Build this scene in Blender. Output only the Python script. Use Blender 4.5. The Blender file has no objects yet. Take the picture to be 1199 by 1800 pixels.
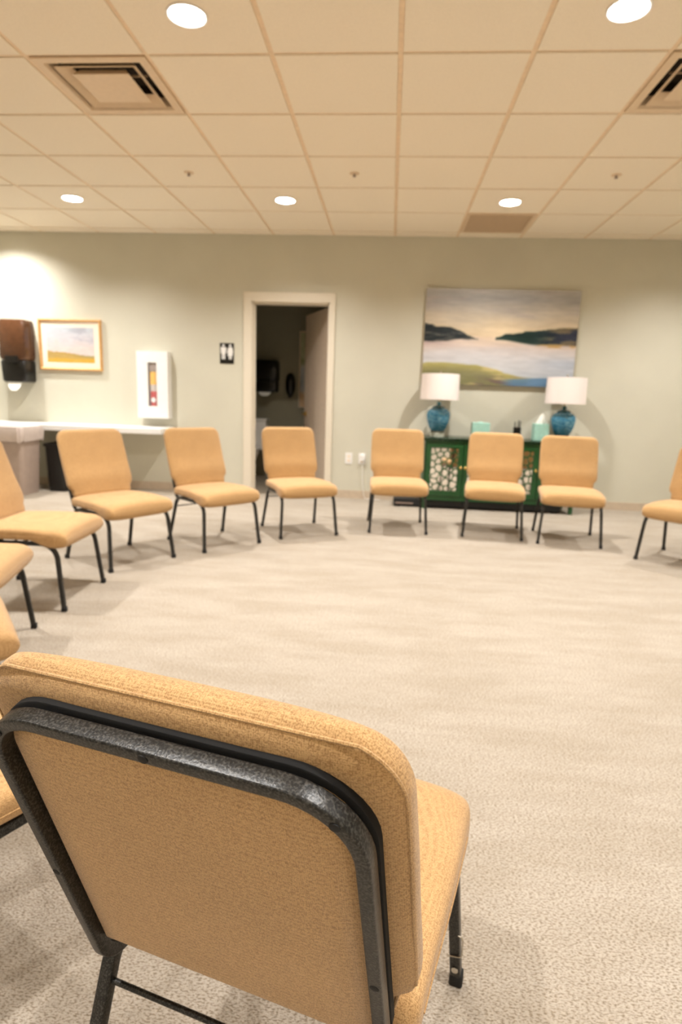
import bpy, bmesh, math, random
from mathutils import Vector, Matrix, noise
R = math.radians; PI = math.pi
random.seed(4)
COL = bpy.context.scene.collection
SC = bpy.context.scene

# ---------------------------------------------------------------- camera
F, TH, RO, YA, CZ = 1049.19, .1913, .0330, .0746, 1.0764
right = Vector((math.cos(YA), math.sin(YA), 0))
fwh = Vector((-math.sin(YA), math.cos(YA), 0))
fwd = fwh*math.cos(TH) - Vector((0, 0, math.sin(TH)))
up = fwh*math.sin(TH) + Vector((0, 0, math.cos(TH)))
r2 = right*math.cos(RO) + up*math.sin(RO)
u2 = -right*math.sin(RO) + up*math.cos(RO)
cd = bpy.data.cameras.new('camera'); cam = bpy.data.objects.new('camera', cd); COL.objects.link(cam)
m = Matrix.Identity(4)
for i in range(3):
    m[i][0] = r2[i]; m[i][1] = u2[i]; m[i][2] = -fwd[i]
m[2][3] = CZ
cam.matrix_world = m
cd.sensor_fit = 'HORIZONTAL'; cd.sensor_width = 24; cd.lens = 24*F/1199; cd.clip_start = .02
cd.dof.use_dof = True; cd.dof.focus_distance = .62; cd.dof.aperture_fstop = 21/3.4
SC.camera = cam
# ---------------------------------------------------------------- world, exposure
w = bpy.data.worlds.new('world'); SC.world = w; w.use_nodes = True
w.node_tree.nodes['Background'].inputs[0].default_value = (.9, .85, .8, 1)
w.node_tree.nodes['Background'].inputs[1].default_value = .3
SC.view_settings.view_transform = 'Standard'; SC.view_settings.look = 'None'
SC.view_settings.gamma = 1; SC.view_settings.use_curve_mapping = False
SC.view_settings.exposure = 0.20
CAN_W = 34.0; CAN_COL = (1, .98, .965); CAN_SPREAD = 142
CEIL = 2.6535; WALL = 6.36; TW = .61; TX = -.0268; TY = 3.144
XL, XR, YB = -4.9, 3.9, -2.9

# ---------------------------------------------------------------- materials
def lin(c):
    return tuple(((v/255)/12.92 if v/255 <= .04045 else ((v/255+.055)/1.055)**2.4) for v in c)
class NT:
    def __init__(s, name):
        s.m = bpy.data.materials.new(name); s.m.use_nodes = True; s.t = s.m.node_tree
        s.b = s.t.nodes['Principled BSDF']
    def n(s, kind, **k):
        nd = s.t.nodes.new(kind)
        for a, v in k.items():
            if a in nd.inputs: nd.inputs[a].default_value = v
            else: setattr(nd, a, v)
        return nd
    def l(s, a, b): s.t.links.new(a, b)
    def co(s, scale=(1, 1, 1)):
        tc = s.n('ShaderNodeTexCoord'); mp = s.n('ShaderNodeMapping'); mp.inputs['Scale'].default_value = scale
        s.l(tc.outputs['Object'], mp.inputs['Vector']); return mp.outputs['Vector']
    def noise(s, scale, detail=3, co=None, rough=.5):
        nd = s.n('ShaderNodeTexNoise'); nd.inputs['Scale'].default_value = scale
        nd.inputs['Detail'].default_value = detail; nd.inputs['Roughness'].default_value = rough
        s.l(co or s.co(), nd.inputs['Vector']); return nd.outputs['Fac']
    def ramp(s, fac, stops):
        nd = s.n('ShaderNodeValToRGB'); e = nd.color_ramp.elements
        while len(e) < len(stops): e.new(.5)
        for el, (p, c) in zip(e, stops): el.position = p; el.color = (*c, 1)
        s.l(fac, nd.inputs[0]); return nd.outputs[0]
    def mix(s, fac, a, b, mode='MIX'):
        nd = s.n('ShaderNodeMix'); nd.data_type = 'RGBA'; nd.blend_type = mode
        if isinstance(fac, float): nd.inputs[0].default_value = fac
        else: s.l(fac, nd.inputs[0])
        for v, i in ((a, 6), (b, 7)):
            if isinstance(v, tuple): nd.inputs[i].default_value = (*v, 1)
            else: s.l(v, nd.inputs[i])
        return nd.outputs[2]
    def math(s, op, a, b=0.):
        nd = s.n('ShaderNodeMath'); nd.operation = op
        for v, i in ((a, 0), (b, 1)):
            if isinstance(v, (int, float)): nd.inputs[i].default_value = v
            else: s.l(v, nd.inputs[i])
        return nd.outputs[0]
    def bump(s, h, strength, dist):
        nd = s.n('ShaderNodeBump'); nd.inputs['Strength'].default_value = strength; nd.inputs['Distance'].default_value = dist
        s.l(h, nd.inputs['Height']); s.l(nd.outputs[0], s.b.inputs['Normal'])
    def set(s, col=None, rough=.5, metal=0, spec=None):
        if isinstance(col, tuple): s.b.inputs['Base Color'].default_value = (*col, 1)
        elif col is not None: s.l(col, s.b.inputs['Base Color'])
        s.b.inputs['Roughness'].default_value = rough; s.b.inputs['Metallic'].default_value = metal
        if spec is not None: s.b.inputs['Specular IOR Level'].default_value = spec
        return s
def plain(name, col, rough=.5, metal=0, var=.06, scale=30, spec=None, bump=0):
    t = NT(name); c = lin(col)
    f = t.noise(scale, 4)
    t.set(t.ramp(f, [(.3, tuple(v*(1-var) for v in c)), (.7, tuple(min(1, v*(1+var)) for v in c))]), rough, metal, spec)
    if bump: t.bump(f, bump, .002)
    return t.m
def emit(name, col, strength):
    t = NT(name); t.set((0.8, .8, .8), .5)
    t.b.inputs['Emission Color'].default_value = (*col, 1); t.b.inputs['Emission Strength'].default_value = strength
    return t.m
def fabric():
    t = NT('tan_weave')
    base = (.565, .35, .155)
    ws = []
    for ax in ('X', 'Z', 'Y'):
        wv = t.n('ShaderNodeTexWave'); wv.wave_type = 'BANDS'; wv.bands_direction = ax
        wv.inputs['Scale'].default_value = 150; wv.inputs['Distortion'].default_value = 3.0
        wv.inputs['Detail'].default_value = 2; wv.inputs['Detail Scale'].default_value = 3
        t.l(t.co(), wv.inputs['Vector']); ws.append(wv.outputs['Fac'])
    a = t.math('ADD', t.math('ADD', ws[0], ws[1]), ws[2])
    fine = t.noise(520, 4, None, .7); mid = t.noise(160, 3, t.co((1, 1, 2.2)))
    big = t.noise(9, 2)
    h = t.math('ADD', t.math('MULTIPLY', a, .05), t.math('MULTIPLY', fine, .85))
    dark = tuple(v*k for v, k in zip(base, (.42, .33, .22))); lite = tuple(min(1, v*k) for v, k in zip(base, (1.28, 1.30, 1.35)))
    c = t.ramp(h, [(.42, dark), (.50, base), (.62, lite)])
    c2 = t.ramp(mid, [(.36, tuple(v*k for v, k in zip(base, (.66, .55, .42)))), (.62, base)])
    c = t.mix(.30, c, c2)
    c = t.mix(.25, c, t.ramp(big, [(.3, tuple(v*.85 for v in base)), (.7, tuple(v*1.1 for v in base))]))
    t.set(c, .9, 0, .15)
    t.b.inputs['Sheen Weight'].default_value = .25; t.b.inputs['Sheen Roughness'].default_value = .5
    t.bump(h, .7, .0015)
    return t.m
def hammer():
    t = NT('hammertone_metal')
    f = t.noise(420, 3); g = t.noise(60, 2)
    c = t.mix(.3, t.ramp(f, [(.45, (.008, .008, .007)), (.66, (.085, .08, .07))]), t.ramp(g, [(.3, (.012, .012, .011)), (.7, (.03, .028, .025))]))
    t.set(c, .34, .35, .5); t.bump(f, .35, .0008)
    return t.m
def carpet():
    t = NT('loop_carpet')
    co = t.co()
    vo = t.n('ShaderNodeTexVoronoi'); vo.inputs['Scale'].default_value = 190; t.l(t.co((1, 1.6, 1)), vo.inputs['Vector'])
    fine = t.noise(150, 3, t.co((1, 2.0, 1)), .6); patch = t.noise(2.0, 5, t.co((1, 3.2, 1)), .6)
    streak = t.noise(9, 5, t.co((.6, 3.5, 1)), .65)
    A = (.49, .43, .355); B = (.425, .365, .29); D = (.175, .130, .080)
    c = t.mix(t.ramp(patch, [(.38, (0, 0, 0)), (.62, (1, 1, 1))]), A, B)
    c = t.mix(t.ramp(streak, [(.5, (0, 0, 0)), (.72, (.4, .4, .4))]), c, tuple(v*.9 for v in B))
    sp = t.ramp(fine, [(.47, (0, 0, 0)), (.62, (.8, .8, .8))])
    c = t.mix(sp, c, D)
    t.set(c, .95, 0, .1)
    t.bump(t.math('ADD', vo.outputs['Distance'], t.math('MULTIPLY', fine, .8)), .7, .003)
    return t.m
def attr_mat(name, rough=.6):
    t = NT(name); a = t.n('ShaderNodeVertexColor'); a.layer_name = 'Col'
    f = t.noise(60, 4)
    t.set(a.outputs[0], rough, 0, .3); t.bump(f, .3, .002)
    return t.m
def wallmat(name, col):
    t = NT(name); c = lin(col); f = t.noise(3, 3); g = t.noise(260, 3)
    t.set(t.ramp(f, [(.3, tuple(v*.975 for v in c)), (.7, tuple(v*1.02 for v in c))]), .62, 0, .3)
    t.bump(g, .25, .0015); return t.m
def tilemat():
    t = NT('acoustic_tile'); c = (.97, .87, .71); g = t.noise(230, 3, None, .7); f = t.noise(50, 3)
    t.set(t.mix(.5, t.ramp(g, [(.36, tuple(v*.80 for v in c)), (.5, c)]), t.ramp(f, [(.3, tuple(v*.96 for v in c)), (.7, c)])), .95, 0, .1)
    t.bump(g, .5, .003); return t.m

M_FAB = fabric(); M_MET = hammer(); M_CAR = carpet()
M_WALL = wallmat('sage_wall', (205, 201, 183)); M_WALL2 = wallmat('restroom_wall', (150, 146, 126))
M_TILE = tilemat(); M_BAR = plain('ceiling_grid', (240, 216, 184), .6)
M_BASE = plain('baseboard_vinyl', (196, 178, 155), .5)
M_CASE = plain('door_casing', (222, 212, 193), .45, 0, .01); M_DOOR = plain('door_leaf_paint', (204, 186, 166), .45)
M_WHITE = plain('white_enamel', (238, 236, 232), .35, 0, .02); M_VENT = plain('vent_enamel', (228, 204, 172), .5, 0, .03)
M_BLACK = plain('black_plastic', (16, 15, 14), .3); M_DARK = plain('dark_void', (8, 7, 6), .9)
M_RUB = plain('rubber', (14, 13, 12), .7)
M_GREEN = plain('green_lacquer', (32, 78, 38), .3, 0, .15, 12); M_GDARK = plain('deep_green_lacquer', (16, 44, 24), .25, 0, .15, 12)
M_GOLD = plain('gold_wood', (205, 158, 98), .4, .1, .15, 40); M_BRASS = plain('brass', (200, 165, 95), .3, .9)
M_SHADE = plain('linen_shade', (240, 228, 222), .85, 0, .03, 200)
M_GREYB = plain('grey_bin_plastic', (176, 158, 146), .55, 0, .05, 14); M_LINER = plain('bin_liner', (214, 200, 192), .4, 0, .06, 20)
M_AQUA = plain('aqua_box', (160, 204, 188), .5, 0, .08); M_TISSUE = plain('tissue_paper', (240, 240, 232), .8)
M_RED = plain('extinguisher_red', (205, 28, 24), .3); M_YEL = plain('yellow_tag', (246, 190, 34), .5)
M_LAMPTRIM = plain('light_trim', (250, 246, 240), .4, 0, .01); M_CHROME = plain('chrome', (200, 195, 185), .2, 1)
M_BROWN = plain('smoked_brown_cover', (84, 54, 34), .18, 0, .15, 20); M_MAT = plain('cream_mat', (240, 222, 200), .8, 0, .02)
M_PORC = plain('porcelain', (225, 222, 215), .15); M_PLINTH = plain('black_case', (22, 24, 26), .5)
M_GREYM = plain('taupe_label', (150, 130, 118), .6)
t = NT('mirror'); t.set((.86, .84, .80), .06, 1); M_MIR = t.m
t = NT('blue_glaze'); f = t.noise(30, 4, t.co((1, 1, 2.5)))
t.set(t.ramp(f, [(.3, lin((34, 92, 122))), (.5, lin((64, 128, 158))), (.72, lin((124, 166, 176)))]), .12); M_BLUE = t.m
t = NT('clear_acrylic'); t.set((.9, .95, .93), .03); t.b.inputs['Transmission Weight'].default_value = 1; M_GLASS = t.m
M_ART = attr_mat('painted_canvas'); M_ARTG = attr_mat('painted_landscape', .35)
t = NT('clear_pane'); tr = t.n('ShaderNodeBsdfTransparent'); mx = t.n('ShaderNodeMixShader'); mx.inputs[0].default_value = .08
t.set((.9, .9, .9), .05); t.l(tr.outputs[0], mx.inputs[1]); t.l(t.b.outputs[0], mx.inputs[2]); t.l(mx.outputs[0], t.t.nodes['Material Output'].inputs[0]); M_PANE = t.m
M_LENS = emit('lit_lens', (1, .93, .84), 9)

# ---------------------------------------------------------------- mesh helpers
class G:
    """collects geometry, becomes one mesh"""
    def __init__(s): s.v = []; s.f = []
    def add(s, vs, fs):
        o = len(s.v); s.v += [tuple(v) for v in vs]; s.f += [tuple(i+o for i in f) for f in fs]; return s
    def box(s, x0, x1, y0, y1, z0, z1, M=None):
        vs = [Vector((x, y, z)) for z in (z0, z1) for y in (y0, y1) for x in (x0, x1)]
        if M: vs = [M @ v for v in vs]
        return s.add(vs, [(0, 2, 3, 1), (4, 5, 7, 6), (0, 1, 5, 4), (2, 6, 7, 3), (0, 4, 6, 2), (1, 3, 7, 5)])
    def lathe(s, prof, c=(0, 0, 0), n=24, axis='Z', cap=True):
        vs = []
        for r, h in prof:
            for k in range(n):
                a = 2*PI*k/n; x, y = r*math.cos(a), r*math.sin(a)
                p = (x, y, h) if axis == 'Z' else ((x, -h, y) if axis == 'Y' else (h, x, y))
                vs.append(Vector(p)+Vector(c))
        fs = [(i*n+k, i*n+(k+1) % n, (i+1)*n+(k+1) % n, (i+1)*n+k) for i in range(len(prof)-1) for k in range(n)]
        if cap: fs += [tuple(range(n))[::-1], tuple((len(prof)-1)*n+k for k in range(n))]
        return s.add(vs, fs)
    def sweep(s, path, prof, ref=None, closed=False, cap=True):
        P = [Vector(p) for p in path]; n = len(P); m = len(prof); T = []
        for i in range(n):
            a = P[(i-1) % n] if (closed or i) else P[i]; b = P[(i+1) % n] if (closed or i < n-1) else P[i]
            T.append((b-a).normalized())
        u = Vector(ref) if ref else T[0].orthogonal()
        u = (u - T[0]*u.dot(T[0])).normalized(); vs = []
        for i in range(n):
            u = (u - T[i]*u.dot(T[i])).normalized(); v = T[i].cross(u)
            vs += [P[i]+u*a+v*b for a, b in prof]
        fs = [(i*m+k, i*m+(k+1) % m, ((i+1) % n)*m+(k+1) % m, ((i+1) % n)*m+k) for i in range(n if closed else n-1) for k in range(m)]
        if cap and not closed: fs += [tuple(range(m))[::-1], tuple((n-1)*m+k for k in range(m))]
        return s.add(vs, fs)
    def rings(s, rings, cap=True):
        m = len(rings[0]); vs = [p for r in rings for p in r]
        fs = [(i*m+k, i*m+(k+1) % m, (i+1)*m+(k+1) % m, (i+1)*m+k) for i in range(len(rings)-1) for k in range(m)]
        if cap: fs += [tuple(range(m))[::-1], tuple((len(rings)-1)*m+k for k in range(m))]
        return s.add(vs, fs)
    def mesh(s, name, mat, smooth=False, bevel=0):
        me = bpy.data.meshes.new(name); me.from_pydata(s.v, [], s.f)
        bm = bmesh.new(); bm.from_mesh(me)
        bmesh.ops.recalc_face_normals(bm, faces=bm.faces)
        if bevel: bmesh.ops.bevel(bm, geom=list(bm.edges), offset=bevel, segments=2, affect='EDGES', profile=.6)
        if smooth:
            for f_ in bm.faces: f_.smooth = True
            for e in bm.edges:
                if len(e.link_faces) == 2 and e.calc_face_angle(0) > R(48): e.smooth = False
        bm.to_mesh(me); bm.free(); me.materials.append(mat); return me
    def obj(s, name, mat, parent=None, smooth=False, bevel=0, loc=None):
        return link(name, s.mesh(name, mat, smooth, bevel), parent, loc)
def link(name, me, parent=None, loc=None):
    o = bpy.data.objects.new(name, me); COL.objects.link(o)
    if parent: o.parent = parent
    if loc: o.location = loc
    return o
def tag(o, label, cat, group=None):
    o['label'] = label; o['category'] = cat
    if group: o['group'] = group
    return o
def thing(name, label, cat, loc=(0, 0, 0), rz=0, group=None):
    o = bpy.data.objects.new(name, None); COL.objects.link(o); o.location = loc; o.rotation_euler = (0, 0, rz)
    o.empty_display_size = .1
    return tag(o, label, cat, group)
def struct(o): o['kind'] = 'structure'; return o
def copy_tree(o, parent=None):
    c = o.copy(); COL.objects.link(c); c.parent = parent
    for ch in list(KIDS.get(o.name, [])): copy_tree(ch, c)
    return c
KIDS = {}
def index_kids(root):
    for o in bpy.data.objects:
        if o.parent: KIDS.setdefault(o.parent.name, []).append(o)
def circ(r, n=12): return [(r*math.cos(2*PI*k/n), r*math.sin(2*PI*k/n)) for k in range(n)]
def rrect(a, b, r, n=3):
    out = []
    for sx, sy, a0 in ((1, 1, 0), (-1, 1, 90), (-1, -1, 180), (1, -1, 270)):
        for k in range(n+1):
            t_ = R(a0+90*k/n); out.append((sx*(a-r)+r*math.cos(t_), sy*(b-r)+r*math.sin(t_)))
    return out
def fillet(pts, rad, n=8):
    """polyline with rounded corners; rad per inner vertex"""
    P = [Vector(p) for p in pts]; out = [P[0]]
    for i in range(1, len(P)-1):
        a = (P[i-1]-P[i]).normalized(); b = (P[i+1]-P[i]).normalized(); r = rad[i-1] if isinstance(rad, (list, tuple)) else rad
        for k in range(n+1):
            t_ = k/n; A = P[i]+a*r*(1-t_); B = P[i]+b*r*t_
            # conic-ish blend
            q = (P[i]+a*r)*(1-t_)**2*1.0 + P[i]*2*t_*(1-t_)*.75 + (P[i]+b*r)*t_**2
            q /= ((1-t_)**2+2*t_*(1-t_)*.75+t_**2); out.append(q)
    out.append(P[-1]); return out

# ---------------------------------------------------------------- setting
struct(G().box(XL-.1, XR+.1, YB-.1, WALL, -.1, 0).obj('floor', M_CAR))
DX0, DX1, DZ = -1.468, -.655, 2.006
g = G(); T = .12
g.box(XL-.1, DX0, WALL, WALL+T, 0, CEIL+.3); g.box(DX1, XR+.1, WALL, WALL+T, 0, CEIL+.3); g.box(DX0, DX1, WALL, WALL+T, DZ, CEIL+.3)
struct(g.obj('wall_back', M_WALL))
struct(G().box(XL-.1, XL, YB, WALL, 0, CEIL+.3).obj('wall_left', M_WALL))
struct(G().box(XR, XR+.1, YB, WALL, 0, CEIL+.3).obj('wall_right', M_WALL))
struct(G().box(XL-.1, XR+.1, YB-.1, YB, 0, CEIL+.3).obj('wall_front', M_WALL))
def base(name, x0, x1, y0, y1): struct(G().box(x0, x1, y0, y1, 0, .085).obj(name, M_BASE, bevel=.002))
g = G(); g.box(XL, DX0-.085, WALL-.008, WALL, 0, .085); g.box(DX1+.06, XR, WALL-.008, WALL, 0, .085)
struct(g.obj('baseboard_back', M_BASE))
base('baseboard_left', XL, XL+.008, YB, WALL-.01); base('baseboard_right', XR-.008, XR, YB, WALL-.01)
# restroom beyond the doorway
RX0, RX1, RY1, RZ = -2.35, -.35, 7.9, 2.45
g = G(); Y0 = WALL+T
g.box(RX0-.1, RX0, Y0, RY1+.1, 0, RZ); g.box(RX1, RX1+.1, Y0, RY1+.1, 0, RZ); g.box(RX0, RX1, RY1, RY1+.1, 0, RZ)
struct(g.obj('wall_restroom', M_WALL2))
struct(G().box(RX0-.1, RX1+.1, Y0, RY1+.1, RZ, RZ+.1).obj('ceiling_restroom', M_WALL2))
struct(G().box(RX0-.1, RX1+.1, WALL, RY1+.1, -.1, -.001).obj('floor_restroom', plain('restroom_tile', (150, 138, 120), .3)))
# door frame (hollow metal casing) and leaf
d = thing('door_1', 'x', 'x'); del d['label'], d['category']; d['kind'] = 'structure'; d.location = (DX1, WALL+T, 0)
L = Matrix.Translation((-DX1, -WALL-T, 0))
g = G(); cw = .085
for x0, x1, z0, z1 in ((DX0-cw, DX0, 0, DZ+cw+.01), (DX1, DX1+.055, 0, DZ+cw+.01), (DX0, DX1, DZ, DZ+cw+.01)):
    g.box(x0, x1, WALL-.022, WALL+.002, z0, z1, L)
g.box(DX0-.0, DX0+.016, WALL, WALL+T+.01, 0, DZ, L); g.box(DX1-.016, DX1, WALL, WALL+T+.01, 0, DZ, L); g.box(DX0, DX1, WALL, WALL+T+.01, DZ-.016, DZ, L)
g.box(DX0+.016, DX0+.03, WALL+.045, WALL+.06, 0, DZ, L)
g.obj('door_frame', M_CASE, d, bevel=0)
lf = G().box(-.78, 0, 0, .044, .012, DZ-.02).obj('door_leaf', M_DOOR, d, bevel=.002)
lf.location = (-.018, .012, 0); lf.rotation_euler = (0, 0, R(-63.5))
h = G(); h.sweep(fillet([(-.715, -.001, .86), (-.715, -.055, .86), (-.60, -.055, .86)], .02, 5), circ(.009, 10))
h.sweep(fillet([(-.715, .045, .86), (-.715, .10, .86), (-.60, .10, .86)], .02, 5), circ(.009, 10))
h.lathe([(.03, 0), (.03, .008), (.02, .012)], (-.715, 0, .86), 20, 'Y'); h.box(-.783, -.778, .01, .034, .81, .91)
h.obj('door_handle', M_BRASS, lf, True)
for z in (.25, 1.02, 1.80):
    G().lathe([(.007, -.05), (.007, .05)], (-.012, .006, z), 10).obj('hinge', M_BRASS, d, True)

# ceiling: deck + grid bars, tiles as pieces
g = G(); g.box(XL-.1, XR+.1, YB-.1, WALL+T, CEIL+.28, CEIL+.38)
kx0, kx1 = math.floor((XL-TX)/TW), math.ceil((XR-TX)/TW); ky0, ky1 = math.floor((YB-TY)/TW), math.ceil((WALL-TY)/TW)
for k in range(kx0, kx1+1):
    x = TX+k*TW
    if XL < x < XR: g.box(x-.012, x+.012, YB, WALL, CEIL+.008, CEIL+.03)
for k in range(ky0, ky1+1):
    y = TY+k*TW
    if YB < y < WALL: g.box(XL, XR, y-.0115, y+.0115, CEIL+.0085, CEIL+.0295)
for a in ((XL, XR, WALL-.022, WALL), (XL, XL+.022, YB, WALL), (XR-.022, XR, YB, WALL), (XL, XR, YB, YB+.022)):
    g.box(*a, CEIL+.003, CEIL+.007)
ceil = struct(g.obj('ceiling', M_BAR))
cans = [(kx+.5, ky+.5) for kx in (-8, -5, -2, 1, 4) for ky in (3, -1, -5, -9)]
cans += [(-6.5, 4.5)]
cans = [c for c in cans if XL+.3 < TX+c[0]*TW < XR-.2 and TY+c[1]*TW > YB+.2]
canset = {(math.floor(a), math.floor(b)) for a, b in cans}
skip = {(-3, 0), (2, 0), (1, 4)}
H2 = TW/2-.0125
tile_me = G().box(-H2, H2, -H2, H2, 0, .014).mesh('ceiling_tile', M_TILE, bevel=.0025)
g = G(); n = 32; vs = []
for rr, z in ((.0775, 0), (.0775, .014)):
    for k in range(n):
        a = 2*PI*k/n; vs.append((rr*math.cos(a), rr*math.sin(a), z))
for z in (0, .014):
    for k in range(n):
        a = 2*PI*k/n; c, s = math.cos(a), math.sin(a); q = H2/max(abs(c), abs(s)); vs.append((q*c, q*s, z))
fs = []
for k in range(n):
    j = (k+1) % n
    fs += [(k, j, 2*n+j, 2*n+k), (n+k, n+j, 3*n+j, 3*n+k), (k, j, n+j, n+k), (2*n+k, 2*n+j, 3*n+j, 3*n+k)]
hole_me = g.add(vs, fs).mesh('ceiling_tile', M_TILE)
for kx in range(kx0, kx1):
    for ky in range(ky0, ky1):
        if (kx, ky) in skip: continue
        x0, x1 = max(TX+kx*TW+.0125, XL+.004), min(TX+(kx+1)*TW-.0125, XR-.004)
        y0, y1 = max(TY+ky*TW+.0125, YB+.004), min(TY+(ky+1)*TW-.0125, WALL-.004)
        if x1-x0 < .03 or y1-y0 < .03: continue
        full = (x1-x0) > 2*H2-.001 and (y1-y0) > 2*H2-.001
        o = link('ceiling_tile', hole_me if (kx, ky) in canset else tile_me, ceil, ((x0+x1)/2, (y0+y1)/2, CEIL))
        if not full: o.scale = ((x1-x0)/(2*H2), (y1-y0)/(2*H2), 1)

# recessed lights
def can(x, y, label, group=None, k=1):
    r = thing('recessed_light', label, 'ceiling light', (x, y, CEIL), 0, group)
    G().lathe([(.088, -.001), (.088, -.005), (.080, -.006), (.0755, -.002), (.0745, .0)], (0, 0, 0), 40, cap=False).obj('trim_ring', M_LAMPTRIM, r, True)
    G().lathe([(.0755, -.003), (.060, .058), (.063, .058), (.0772, .001)], (0, 0, 0), 40, cap=False).obj('reflector', M_LAMPTRIM, r, True)
    G().lathe([(.0595, .052), (.0595, .060)], (0, 0, 0), 40).obj('lens', M_LENS, r, True)
    ld = bpy.data.lights.new('can_lamp', 'AREA'); ld.shape = 'DISK'; ld.size = .115; ld.energy = CAN_W*k
    ld.color = CAN_COL; ld.spread = R(CAN_SPREAD)
    lo = bpy.data.objects.new('lamp', ld); COL.objects.link(lo); lo.parent = r; lo.location = (0, 0, .045)
CL = {(-5, 3): 'lit round ceiling light above the framed landscape at the far left',
      (-2, 3): 'lit round ceiling light nearest the doorway, far row', (1, 3): 'lit round ceiling light beside the return grille',
      (-2, -1): 'large lit round ceiling light near the left louvred vent', (1, -1): 'large lit round ceiling light near the right louvred vent'}
for a, b in cans:
    key = (math.floor(a), math.floor(b))
    vis = key in CL
    can(TX+a*TW, TY+b*TW, CL.get(key, 'lit ceiling light out of the picture, %s, %s' % ({3: 'row nearest the back wall', -1: 'second row', -5: 'row above the foreground chair', -9: 'row behind the camera'}.get(math.floor(b), 'close above the grey bin'), {-8: 'at far left', -5: 'left column', -2: 'centre left column', 1: 'centre right column', 4: 'at far right'}.get(key[0], 'at left'))),
        'recessed lights in the tiled ceiling' if vis else 'recessed lights out of view', .72 if b < -2 else 1)

# supply diffusers and return grille
def diffuser(kx, ky, label):
    r = thing('ceiling_vent', label, 'vent', (TX+(kx+.5)*TW, TY+(ky+.5)*TW, CEIL), 0, 'louvred supply vents')
    def sq(a, z): return [(-a, -a, z), (a, -a, z), (a, a, z), (-a, a, z)]
    def ringp(name, prof, mat):
        g = G(); g.rings([sq(a, z) for a, z in prof], cap=False); return g.obj(name, mat, r)
    ringp('flange', [(H2, .006), (H2, -.002), (.248, -.002), (.240, .012), (.240, .07), (.252, .07), (.252, .006), (H2, .006)], M_VENT)
    ringp('vane', [(.210, -.003), (.160, .042), (.163, .045), (.213, .001), (.210, -.003)], M_VENT)
    g = G(); g.rings([sq(.148, -.004), (sq(.148, -.002)), sq(.12, .03)], cap=True); g.obj('centre_plate', M_VENT, r)
    g = G()
    g.box(-.19, .19, -.004, .004, .052, .06); g.obj('bracket', M_VENT, r)
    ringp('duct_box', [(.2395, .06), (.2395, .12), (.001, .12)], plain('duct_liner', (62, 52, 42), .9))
diffuser(-3, 0, 'square louvred supply vent in the ceiling at left'); diffuser(2, 0, 'square louvred supply vent cut by the right photo edge')
r = thing('return_grille', 'square tan return air grille in ceiling near the back wall', 'vent', (TX+1.5*TW, TY+4.5*TW, CEIL))
g = G(); g.box(-H2, H2, -H2, -H2+.02, -.002, .012); g.box(-H2, H2, H2-.02, H2, -.002, .012)
g.box(-H2, -H2+.02, -H2+.02, H2-.02, -.002, .012); g.box(H2-.02, H2, -H2+.02, H2-.02, -.002, .012); g.obj('frame', M_VENT, r)
g = G()
for k in range(-13, 14):
    g.box(k*.0205-.0015, k*.0205+.0015, -H2+.02, H2-.02, .0, .014); g.box(-H2+.02, H2-.02, k*.0205-.0015, k*.0205+.0015, .0005, .0135)
o = g.obj('eggcrate_core', M_VENT, r); o['kind'] = 'stuff'
G().box(-H2+.01, H2-.01, -H2+.01, H2-.01, .05, .06).obj('backing', plain('duct_grey', (168, 136, 100), .8), r)
for kx, ky, lb in ((-3, 2, 'small ceiling sprinkler head at left, above the fire extinguisher cabinet'), (-1, 2, 'small pale ceiling sprinkler head in the middle of the room'), (2, 2, 'small ceiling sprinkler head at right near the return grille')):
    r = thing('sprinkler_head', lb, 'sprinkler', (TX+(kx+.5)*TW, TY+(ky+.5)*TW, CEIL), 0, 'ceiling sprinklers')
    G().lathe([(.036, 0), (.034, -.004), (.012, -.006)], n=20).obj('escutcheon', M_VENT, r, True)
    G().lathe([(.009, -.004), (.008, -.012), (.005, -.014), (.005, -.019), (.013, -.020), (.013, -.022)], n=16).obj('deflector', M_GREYM, r, True)

# ---------------------------------------------------------------- chair
def se(a, b, n, k, m):   # superellipse point
    t_ = 2*PI*k/m; c, s = math.cos(t_), math.sin(t_)
    return a*math.copysign(abs(c)**(2/n), c), b*math.copysign(abs(s)**(2/n), s)
def smooth(t_): t_ = max(0, min(1, t_)); return t_*t_*(3-2*t_)
B0 = Vector((0, -.190, .341)); BA = math.atan2(.137, .421)
bd = Vector((0, -math.sin(BA), math.cos(BA))); bn = Vector((0, math.cos(BA), math.sin(BA)))
HW, HS = .1945, .450
def bp(x, s, n): return B0+Vector((x, 0, 0))+bd*s+bn*n
BKW, BK0, BK1 = .2285, .041, .483
def back_w(s):
    w_ = BKW-.025*(1-smooth((s-.090)/.035))-.003*smooth((s-.3)/.2)
    rt = .062; rb = .03
    if s > BK1-rt: q = (s-(BK1-rt))/rt; w_ -= rt*(1-math.sqrt(max(0, 1-q*q)))
    if s < BK0+rb: q = ((BK0+rb)-s)/rb; w_ -= rb*(1-math.sqrt(max(0, 1-q*q)))
    return w_
def back_prof(s):   # centre offset and half thickness
    e = 1.0
    if s > BK1-.032: e = math.sqrt(max(.0, 1-((s-(BK1-.032))/.032)**2))
    if s < BK0+.03: e = math.sqrt(max(.0, 1-((BK0+.03-s)/.03)**2))
    th = .023+.004*math.exp(-((s-.16)/.06)**2)
    cf = .037+.004*math.exp(-((s-.16)/.06)**2)
    return cf, max(.0015, th*e)
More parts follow.
